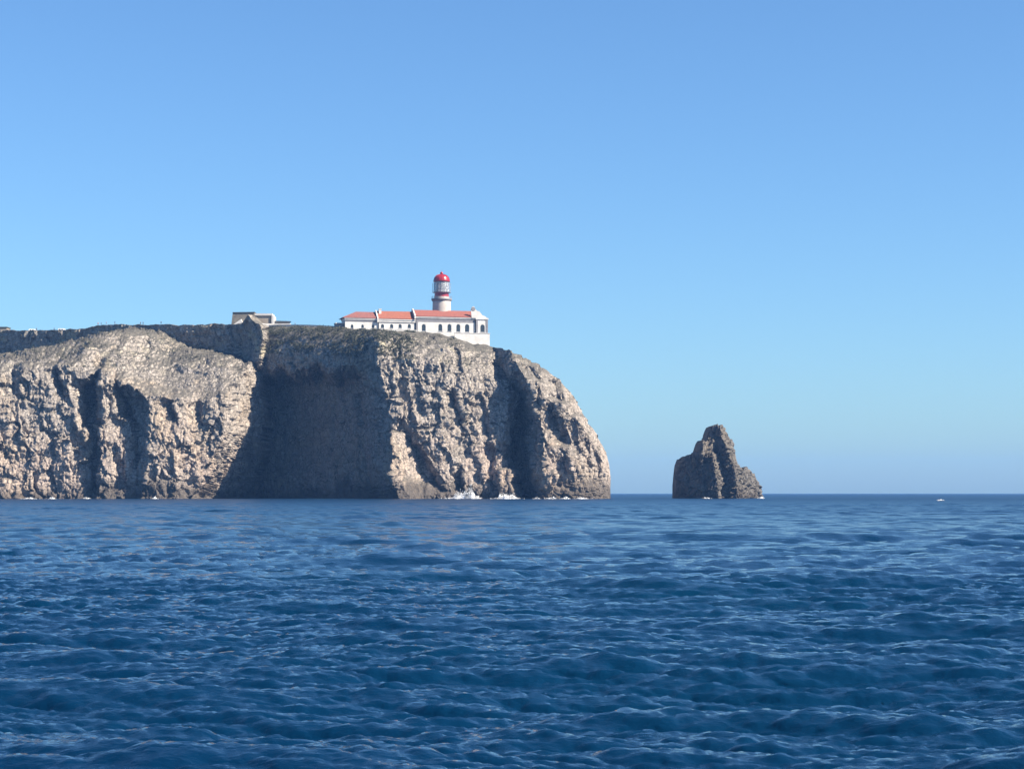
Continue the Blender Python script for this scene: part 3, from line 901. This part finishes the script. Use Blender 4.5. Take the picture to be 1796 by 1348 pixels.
# annex at the far left of the station
ax = empty('annex', (BX0, BY0, 0), TH)
a0, a1 = s_of(591), s_of(605)
bm = bmesh.new(); add_box(bm, a0, a1, 3.0, 8.0, zz(598,580)-3, zz(598,566.5)); bm_obj('wall', bm, M_grey_trim, ax)
bm = bmesh.new(); add_box(bm, a0-0.2, a1+0.2, 2.7, 8.3, zz(598,566.4), zz(598,564.8)); bm_obj('roof_slab', bm, M_white, ax)
tag(ax, 'small grey flat roofed annex against the left end of the station', 'building')

# ------------------------------------------------------------------ the tower
def build_tower():
    D = 902.0
    cx = wx(774.6, D)
    z = lambda p: wz(p, D)
    u = D/F
    root = empty('lighthouse_tower', (cx, D, 0))
    bm = bmesh.new()
    zb = 70.0
    prof = [(4.45, zb), (4.3, z(548)), (4.22, z(531)), (4.22, z(529))]
    add_lathe(bm, prof, 40)
    bm_obj('shaft', bm, M_tower, root, True)
    bm = bmesh.new()
    add_lathe(bm, [(4.24, z(529)+0.01), (4.4, z(528)), (4.75, z(526.6)), (4.8, z(525.6)), (4.8, z(524.2)), (4.2, z(524.1))], 40)
    g = bm_obj('gallery', bm, M_grey_trim, root)
    bm = bmesh.new()
    for i in range(24):
        a = 2*math.pi*i/24
        add_bar(bm, (4.62*math.cos(a), 4.62*math.sin(a), z(524.2)), (4.62*math.cos(a), 4.62*math.sin(a), z(524.2)+1.1), 0.035, 5)
    for h in (0.55, 1.1):
        for i in range(24):
            a, b = 2*math.pi*i/24, 2*math.pi*(i+1)/24
            add_bar(bm, (4.62*math.cos(a), 4.62*math.sin(a), z(524.2)+h), (4.62*math.cos(b), 4.62*math.sin(b), z(524.2)+h), 0.035, 5)
    bm_obj('gallery_railing', bm, M_metal, root)
    # white drum, red drum
    bm = bmesh.new(); add_lathe(bm, [(3.55, z(524.1)+0.01), (3.55, z(521)), (3.4, z(520.9))], 40); bm_obj('white_drum', bm, M_tower, root, False)
    bm = bmesh.new(); add_lathe(bm, [(3.35, z(520.9)+0.01), (3.35, z(513.6)), (3.75, z(513.2)), (3.75, z(512.6)), (3.3, z(512.5))], 40); bm_obj('red_drum', bm, M_red, root)
    # lantern: panes between mullions, curtain inside
    zg0, zg1 = z(512.5)+0.01, z(494.5)
    bm = bmesh.new(); add_lathe(bm, [(2.75, zg0), (2.75, zg1-0.05)], 32); bm_obj('curtain', bm, M_curtain, root, True)
    n = 16
    Rg = 3.5
    for i in range(n):
        a0, a1 = 2*math.pi*i/n+0.02, 2*math.pi*(i+1)/n-0.02
        bm = bmesh.new()
        pts = []
        for r in (Rg, Rg-0.03):
            for a in (a0, a1):
                for zz_ in (zg0, zg1): pts.append(bm.verts.new((r*math.cos(a), r*math.sin(a), zz_)))
        for f in ((0,2,3,1),(4,5,7,6),(0,1,5,4),(2,6,7,3),(0,4,6,2),(1,3,7,5)): bm.faces.new([pts[k] for k in f])
        bm_obj('pane', bm, M_glass, root)
    for i in range(n):
        a = 2*math.pi*i/n
        bm = bmesh.new(); add_bar(bm, (Rg*math.cos(a), Rg*math.sin(a), zg0), (Rg*math.cos(a), Rg*math.sin(a), zg1), 0.075, 6)
        bm_obj('mullion', bm, M_metal, root)
    for h in (0.33, 0.66):
        bm = bmesh.new()
        for i in range(n):
            a, b = 2*math.pi*i/n, 2*math.pi*(i+1)/n
            zz_ = zg0 + (zg1-zg0)*h
            add_bar(bm, ((Rg+.05)*math.cos(a), (Rg+.05)*math.sin(a), zz_), ((Rg+.05)*math.cos(b), (Rg+.05)*math.sin(b), zz_), 0.05, 5)
        bm_obj('glazing_ring', bm, M_metal, root)
    # outside catwalk with handrails round the glass
    bm = bmesh.new()
    add_lathe(bm, [(3.78, z(513.1)+0.01), (4.35, z(513.1)+0.01), (4.35, z(513.1)+0.1), (3.78, z(513.1)+0.1)], 32, cap=False)
    for i in range(16):
        a = 2*math.pi*(i+.5)/16
        add_bar(bm, (4.3*math.cos(a), 4.3*math.sin(a), z(513)+0.05), (4.3*math.cos(a), 4.3*math.sin(a), z(497)), 0.045, 5)
    for h in (0.25, 0.6, 0.97):
        zz_ = z(513) + (z(497)-z(513))*h
        for i in range(32):
            a, b = 2*math.pi*i/32, 2*math.pi*(i+1)/32
            add_bar(bm, (4.3*math.cos(a), 4.3*math.sin(a), zz_), (4.3*math.cos(b), 4.3*math.sin(b), zz_), 0.04, 5)
    bm_obj('catwalk', bm, M_metal, root)
    # dome
    zd = zg1 + 0.01
    prof = [(3.62, zd), (3.85, zd+0.05), (3.85, zd+0.5)]
    Hd = z(481) - (zd+0.5)
    for i in range(1, 12):
        a = math.pi/2*i/12
        prof.append((0.55 + 3.2*math.cos(a)**0.9, zd+0.5 + Hd*math.sin(a)))
    prof.append((0.55, zd+0.5+Hd))
    bm = bmesh.new(); add_lathe(bm, prof, 40)
    dome = bm_obj('dome', bm, M_red, root, True)
    zt = zd+0.5+Hd
    bm = bmesh.new()
    add_lathe(bm, [(0.5, zt+0.005), (0.62, zt+0.15), (0.78, zt+0.5), (0.6, zt+0.85), (0.28, zt+1.05), (0.16, zt+1.2)], 20)
    bm_obj('ventilator', bm, M_red, dome, True)
    bm = bmesh.new(); add_bar(bm, (0,0,zt+1.15), (0,0,z(475)+0.6), 0.07, 6); bm_obj('lightning_rod', bm, M_metal, dome)
    for k in range(20):
        a = 2*math.pi*k/20
        bm = bmesh.new()
        pr = prof[2:-1]
        for (r0, z0), (r1, z1) in zip(pr[:-1], pr[1:]):
            add_bar(bm, ((r0+.02)*math.cos(a), (r0+.02)*math.sin(a), z0), ((r1+.02)*math.cos(a), (r1+.02)*math.sin(a), z1), 0.05, 4)
        bm_obj('rib', bm, M_red, dome)
    tag(root, 'round lighthouse tower with red lantern dome, behind the long red roof', 'lighthouse')
build_tower()

# ------------------------------------------------------------------ the old fort on the rim
D = 936.0
fz = lambda p: wz(p, D)
fb = empty('fort_block', (wx(425, D), D, 0), 0)
def poly_block(root, name, pts, y0, y1, mat, cxp):
    bm = bmesh.new(); add_prism(bm, [(wx(a, D) - wx(cxp, D), fz(b)) for a, b in pts], y0, y1)
    return bm_obj(name, bm, mat, root)
poly_block(fb, 'wall', [(404,582),(408.2,548.6),(446,548.0),(448,582)], 0.0, 12.0, M_fort, 425)
poly_block(fb, 'coping', [(407.6,548.5),(407.8,547.4),(446.6,546.8),(446.6,547.9)], -0.3, 12.3, M_slate, 425)
poly_block(fb, 'buttress', [(404,584),(407,572),(424,560),(432,584)], -2.2, -0.01, M_white, 425)
tag(fb, 'battered grey stone fort block with flat top, on the rim at left', 'fort')
fr = empty('fort_house', (wx(462, D), D, 0), 0)
poly_block(fr, 'wall', [(446.8,580),(447,553),(476,553),(476,580)], 1.0, 9.0, M_fort_l, 462)
poly_block(fr, 'roof_slab', [(446.5,552.9),(446.5,549.3),(477,549.6),(477.5,552.9)], 0.5, 9.5, M_white, 462)
poly_block(fr, 'end_wall', [(476.1,580),(476.1,552.8),(480,553.5),(480,580)], 0.4, 9.0, M_white, 462)
tag(fr, 'tan walled house with flat white roof beside the fort block', 'building')
dw = empty('dark_wall', (wx(494, D), D, 0), 0)
poly_block(dw, 'wall', [(480.3,578),(480.3,561.5),(500,562),(509,562.5),(505,566),(498,567.5),(496,578)], 2.5, 5.0, M_slate, 494)
tag(dw, 'low dark stone wall running right from the tan house', 'wall')

def ribbon_wall(name, label, pts, th, h):
    """pts: (px, py_top, depth)"""
    bm = bmesh.new()
    prev = None
    P = [(wx(a, d), d, wz(b, d)) for a, b, d in pts]
    rings = []
    for x, y, z in P:
        rings.append([bm.verts.new(q) for q in ((x, y, z-h), (x, y+th, z-h), (x, y+th, z), (x, y, z))])
    for a, b in zip(rings[:-1], rings[1:]):
        for i in range(4):
            j = (i+1) % 4; bm.faces.new([a[i], b[i], b[j], a[j]])
    bm.faces.new(rings[0]); bm.faces.new(rings[-1][::-1])
    o = bm_obj(name, bm, M_white, None)
    tag(o, label, 'wall')
    return o
ribbon_wall('parapet_wall', 'white curving parapet at the foot of the tan house', [(441.5,554,931),(444,558,930),(447,562.5,930),(451,565.5,930),(462,567,931),(480,567.5,932),(510,567.2,932)], 0.6, 3.0)
ribbon_wall('boundary_wall', 'long low white wall along the rim between the fort and the station', [(471,569.8,926),(490,569.3,922),(520,569.0,913),(545,569.4,905),(560,570.2,901),(580,571.3,894),(606,572.5,888)], 0.5, 3.0)

hut = empty('stone_hut', (wx(4, 1022), 1022, 0), 0)
bm = bmesh.new(); add_box(bm, -14, 2.4, 0, 7, 74, wz(574.6, 1022)); bm_obj('wall', bm, M_fort_l, hut)
bm = bmesh.new(); add_box(bm, -14.3, 2.7, -0.3, 7.3, wz(574.5, 1022), wz(573.0, 1022)); bm_obj('roof_slab', bm, M_scrub, hut)
tag(hut, 'low stone hut at the far left edge of the plateau', 'building')

# ------------------------------------------------------------------ vans on the plateau
def build_van(px, py, Dv, rz, label):
    root = empty('parked_van', (wx(px, Dv), Dv, wz(py, Dv)), rz)
    bm = bmesh.new()
    add_prism(bm, [(-2.3,0.35),(2.35,0.35),(2.4,0.95),(1.75,1.15),(1.15,2.0),(0.8,2.12),(-2.1,2.12),(-2.3,1.9)], -0.95, 0.95)
    bmesh.ops.bevel(bm, geom=bm.edges[:], offset=0.07, segments=2, affect='EDGES')
    bm_obj('body', bm, M_van, root)
    for x0, x1 in ((-1.9,-0.9),(-0.7,0.25)):
        bm = bmesh.new(); add_box(bm, x0, x1, -0.965, -0.953, 1.25, 1.85); bm_obj('window', bm, M_dark, root)
    for x in (-1.5, 1.5):
        for y in (-0.9, 0.9):
            bm = bmesh.new(); add_bar(bm, (x, y-0.11, 0.34), (x, y+0.11, 0.34), 0.34, 14); bm_obj('wheel', bm, M_tyre, root)
    tag(root, label, 'van', 'white vans parked on the plateau')
build_van(58, 584.5, 1012, 0.3, 'white van mostly hidden by the rim, nearer the left edge of the photo')
build_van(110, 583.5, 1003, 0.1, 'white van showing its roof above the rim, nearer the group of people')

# ------------------------------------------------------------------ people on the rim
def person_mesh(name, pose):
    J = {'pel':(0,0,0.95),'sp':(0,0,1.15),'ch':(0,-0.01,1.36),'nk':(0,0,1.50),'hd':(0,-0.02,1.62),'ht':(0,-0.01,1.73),
         'sl':(-0.19,0,1.42),'sr':(0.19,0,1.42),'hl':(-0.10,0,0.90),'hr':(0.10,0,0.90)}
    if pose == 0:
        J.update({'el':(-0.25,0.02,1.15),'wl':(-0.25,-0.08,0.92),'ml':(-0.25,-0.10,0.83),'er':(0.25,0.02,1.15),'wr':(0.24,-0.08,0.92),'mr':(0.24,-0.10,0.83),
                  'kl':(-0.11,-0.02,0.50),'al':(-0.12,0.02,0.09),'tl':(-0.13,-0.15,0.04),'kr':(0.11,-0.02,0.50),'ar':(0.12,0.02,0.09),'tr':(0.13,-0.15,0.04)})
    elif pose == 1:   # mid-stride
        J.update({'el':(-0.25,0.10,1.17),'wl':(-0.24,0.12,0.95),'ml':(-0.24,0.10,0.86),'er':(0.25,-0.08,1.17),'wr':(0.23,-0.22,1.0),'mr':(0.23,-0.28,0.94),
                  'kl':(-0.10,-0.16,0.52),'al':(-0.10,-0.22,0.10),'tl':(-0.10,-0.37,0.06),'kr':(0.10,0.10,0.50),'ar':(0.10,0.30,0.13),'tr':(0.10,0.17,0.04)})
    else:             # holding something up to the face
        J.update({'el':(-0.30,-0.12,1.22),'wl':(-0.12,-0.28,1.45),'ml':(-0.06,-0.30,1.53),'er':(0.30,-0.12,1.22),'wr':(0.12,-0.28,1.45),'mr':(0.06,-0.30,1.53),
                  'kl':(-0.13,-0.02,0.50),'al':(-0.17,0.02,0.09),'tl':(-0.19,-0.15,0.04),'kr':(0.13,-0.02,0.50),'ar':(0.17,0.02,0.09),'tr':(0.19,-0.15,0.04)})
    rad = {'pel':.155,'sp':.14,'ch':.155,'nk':.058,'hd':.10,'ht':.07,'sl':.07,'sr':.07,'el':.046,'er':.046,'wl':.034,'wr':.034,'ml':.035,'mr':.035,
           'hl':.095,'hr':.095,'kl':.062,'kr':.062,'al':.045,'ar':.045,'tl':.04,'tr':.04}
    E = [('pel','sp'),('sp','ch'),('ch','nk'),('nk','hd'),('hd','ht'),('ch','sl'),('sl','el'),('el','wl'),('wl','ml'),('ch','sr'),('sr','er'),('er','wr'),('wr','mr'),
         ('pel','hl'),('hl','kl'),('kl','al'),('al','tl'),('pel','hr'),('hr','kr'),('kr','ar'),('ar','tr')]
    keys = list(J)
    me = bpy.data.meshes.new(name)
    me.from_pydata([J[k] for k in keys], [(keys.index(a), keys.index(b)) for a, b in E], [])
    o = bpy.data.objects.new('tmp', me); scene.collection.objects.link(o)
    o.modifiers.new('skin', 'SKIN')
    for k, sv in zip(keys, me.skin_vertices[0].data):
        sv.radius = (rad[k]*1.1, rad[k]*0.95); sv.use_root = (k == 'pel')
    m2 = o.modifiers.new('sub', 'SUBSURF'); m2.levels = 1; m2.render_levels = 1
    dg = bpy.context.evaluated_depsgraph_get()
    out = bpy.data.meshes.new_from_object(o.evaluated_get(dg))
    out.name = name
    bpy.data.objects.remove(o)
    return out
PM = [person_mesh('person_body', i) for i in range(3)]
def cloth(c): return simple_mat('cloth', c, tuple(v*0.85 for v in c), 6.0, 0.9)
M_skin = simple_mat('skin', (0.45,0.29,0.21), (0.42,0.27,0.2), 4.0, 0.6)
M_hair = simple_mat('hair', (0.05,0.035,0.025), (0.04,0.03,0.02), 8.0, 0.8)
def build_person(px, py, Dp, rz, pose, top, leg, label, group):
    me = PM[pose].copy()
    me.materials.clear()
    for m in (cloth(top), cloth(leg), M_skin, M_hair): me.materials.append(m)
    for p in me.polygons:
        c = p.center; z = c.z
        if z > 1.66 or (z > 1.56 and c.y > 0.0): i = 3
        elif z > 1.49: i = 2
        elif z < 0.94 and abs(c.x) < 0.2: i = 1
        elif abs(c.x) > 0.19 and z < 0.94: i = 2
        else: i = 0
        p.material_index = i; p.use_smooth = True
    o = mesh_obj('person', me)
    o.location = (wx(px, Dp), Dp, wz(py, Dp)); o.rotation_euler = (0, 0, rz)
    tag(o, label, 'person', group)
GP = 'people standing on the clifftop'
for a in (
    (172.0, 571.0, 966, 0.6, 0, (0.30,0.12,0.09), (0.06,0.06,0.08), 'person in a reddish top, leftmost of the clifftop walkers', GP),
    (177.5, 570.8, 965.5, -0.8, 1, (0.09,0.10,0.14), (0.07,0.07,0.09), 'person in dark clothes next to the walker in the reddish top', GP),
    (186.5, 569.8, 963.5, 0.2, 2, (0.25,0.30,0.38), (0.12,0.14,0.2), 'person in a pale blue top between the dark walkers', GP),
    (201.5, 569.2, 960.5, 2.4, 0, (0.07,0.08,0.14), (0.30,0.20,0.17), 'person in a navy top and pale trousers, apart from the others', GP),
    (246.5, 570.1, 952, 0.5, 0, (0.05,0.07,0.08), (0.05,0.05,0.06), 'person in dark green, left of a close pair on the rim', GP),
    (251.0, 570.1, 951.5, -0.4, 1, (0.06,0.07,0.09), (0.05,0.05,0.06), 'person in charcoal, right of a close pair on the rim', GP),
    (282.5, 569.3, 945, 3.0, 0, (0.04,0.05,0.08), (0.10,0.10,0.12), 'person in black standing alone, left of the fort', GP),
    (517.5, 571.9, 909, 1.2, 0, (0.05,0.05,0.06), (0.05,0.05,0.06), 'person in dark clothes by the white wall right of the fort', GP),
    (64.0, 580.6, 991, 0.8, 1, (0.06,0.06,0.08), (0.06,0.06,0.08), 'person in dark clothes beside the leftmost van', GP),
    (95.0, 580.2, 984, -0.8, 0, (0.10,0.07,0.07), (0.06,0.06,0.08), 'person in dark clothes between the two vans', GP)):
    build_person(*a)

# ------------------------------------------------------------------ scrub on the upper slopes
def build_scrub():
    P, N = HEAD_POS.reshape(-1, 3), HEAD_N.reshape(-1, 3)
    ok = np.where((P[:, 2] > 58) & (N[:, 2] > 0.32) & (P[:, 0] < wx(840, 860)))[0]
    r = np.random.default_rng(31)
    dens = fbm(P[ok, 0]/12, P[ok, 1]/12, P[ok, 2]/6, 3, 55)
    ok = ok[dens > 0.0]
    pick = r.choice(ok, min(2600, len(ok)), replace=False)
    band = np.where((P[:, 2] > 60) & (N[:, 2] > 0.12) & (P[:, 0] > wx(466, 910)) & (P[:, 0] < wx(730, 860)))[0]
    bd = fbm(P[band, 0]/9, P[band, 1]/9, P[band, 2]/4, 3, 58)
    band = band[bd > -0.12]
    pick = np.concatenate([pick, r.choice(band, min(3200, len(band)), replace=False)])
    verts, tris = [], []
    for i in pick:
        c = P[i]; s = r.uniform(0.25, 0.75)
        n = 14
        ctr = c + np.stack([r.normal(0, .5, n), r.normal(0, .5, n), np.abs(r.normal(0, .32, n))], 1)*s
        for q in ctr:
            a = r.normal(size=(3, 3))*0.30*s
            b = len(verts); verts.extend(q + a); tris.append((b, b+1, b+2))
    me = np_mesh('clifftop_scrub', np.array(verts), None, M_scrub, False, np.array(tris))
    o = mesh_obj('clifftop_scrub', me)
    tag(o, 'low grey green scrub on the slopes below the rim', 'scrub', None, 'stuff')
build_scrub()

# ------------------------------------------------------------------ surf at the foot of the cliffs
def foam(name, label, parts, group=None):
    """parts: (px, width_px, height_px, depth) heaps of white water"""
    V, Q = [], []
    r = np.random.default_rng(len(label))
    tris = []; tv = []
    for px_, w, h, d in parts:
        u_ = d/F
        n = 22
        gx, gy = np.meshgrid(np.linspace(-1, 1, n), np.linspace(-1, 1, 12))
        rr = np.clip(1 - gx**2, 0, 1)*np.clip(1 - gy**2, 0, 1)
        X = wx(px_, d) + gx*w*u_/2; Y = d + gy*max(1.2, w*u_*0.22)
        nz = 0.65 + 0.7*fbm(X/1.3, Y/1.3, X*0+h, 3, 7)
        Z = -0.35 + (h*u_ + 0.5)*rr**0.75*np.clip(nz, 0.15, 1.4)
        b = len(V)
        V.extend(np.stack([X, Y, Z], -1).reshape(-1, 3))
        Q.extend((grid_quads(12, n) + b).tolist())
        for k in range(int(20 + w*h*2)):
            x = r.normal(0, .32)*w*u_; z = abs(r.normal(0, .5))*h*u_*1.1 + 0.15
            z *= max(0.2, 1 - (2*x/(w*u_))**2)
            p = np.array([wx(px_, d) + x, d - 0.5 + r.normal(0, .8), z])
            a = r.normal(size=(4, 3))*r.uniform(.06, .22)
            bb = len(tv); tv.extend(p + a)
            tris.extend([(bb, bb+1, bb+2), (bb, bb+2, bb+3), (bb, bb+3, bb+1), (bb+1, bb+3, bb+2)])
    nV = len(V)
    V = np.array(V + tv)
    me = np_mesh(name, V, np.array(Q), M_foam, True, np.array(tris) + nV)
    o = mesh_obj(name, me)
    tag(o, label, 'surf', group, 'stuff')
foam('breaking_surf', 'tall white splash breaking against the cliff under the lighthouse', [(811,40,10,826),(826,14,20,825),(819,18,14,826),(801,16,7,826),(836,12,4,826)])
foam('breaking_surf', 'white surf at the mouth of the narrow cleft, right of the tall splash', [(889,34,7,832),(878,12,8,833),(900,14,7,832)])
foam('breaking_surf', 'thin broken surf along the foot of the rightmost cliff', [(942,14,1.6,834),(968,20,1.8,833),(992,12,3,833),(1020,22,2.0,834)])
foam('breaking_surf', 'thin surf along the foot of the left cliff', [(52,26,1.2,832),(92,10,2.2,832),(152,10,2.2,834),(271,8,2.6,832)])
foam('breaking_surf', 'small white surf at the right foot of the sea stack', [(1335,9,3,893),(1243,14,1.0,886)])

def sea_height(x, y):
    x = np.atleast_1d(x); y = np.atleast_1d(y)
    a = sample_tile(tileA, x, y)[..., 0]*0.95 + sample_tile(tileS, x, y)[..., 0]
    return a + sample_tile(tileB, x*math.cos(.3)-y*math.sin(.3), x*math.sin(.3)+y*math.cos(.3))[..., 0]

def whitecap(px_, py_, w, label):
    """a short line of broken foam flakes lying on the water"""
    d = HC*F/(py_ - PH)
    # move to the nearest crest so that the foam sits on top of a wave
    yy = np.linspace(d - 6, d + 6, 121)
    d = float(yy[np.argmax(sea_height(np.full(121, wx(px_, d)), yy))])
    u_ = d/F
    r = np.random.default_rng(int(px_))
    V, T = [], []
    for k in range(16 if d < 100 else 60):
        x = wx(px_, d) + r.normal(0, .25)*w*u_; y = d + r.normal(0, .18)
        z = float(sea_height(x, y)[0]) + 0.03 + abs(r.normal(0, .03))
        m = 5; sx = r.uniform(.004, .014)*(1 + d/45); b = len(V)
        ang = np.sort(r.uniform(0, 2*math.pi, m))
        V.extend([(x + sx*1.8*math.cos(q), y + sx*math.sin(q), z + r.normal(0, .02)) for q in ang]); V.append((x, y, z + sx*0.6))
        T.extend([(b+i, b+(i+1) % m, b+m) for i in range(m)])
    me = np_mesh('whitecap', np.array(V), None, M_foam, True, np.array(T))
    tag(mesh_obj('whitecap', me), label, 'whitecap', 'small whitecaps on the open sea', 'stuff')
whitecap(1650, 878.5, 10, 'small whitecap near the horizon at right')

# ------------------------------------------------------------------ sea air
def build_haze():
    bm = bmesh.new()
    add_box(bm, -7000, 7000, -7000, 7000, -8, 125)
    t = NT('sea_air')
    for nd in list(t.t.nodes):
        if nd.type == 'BSDF_PRINCIPLED': t.t.nodes.remove(nd)
    out = [n for n in t.t.nodes if n.type == 'OUTPUT_MATERIAL'][0]
    v = t.t.nodes.new('ShaderNodeVolumePrincipled')
    v.inputs['Color'].default_value = (0.17, 0.40, 0.88, 1)
    v.inputs['Density'].default_value = 0.72e-4
    t.l(v.outputs[0], out.inputs['Volume'])
    o = bm_obj('haze', bm, t.m)
    tag(o, 'thin blue sea haze over the whole bay', 'haze', None, 'stuff')
build_haze()
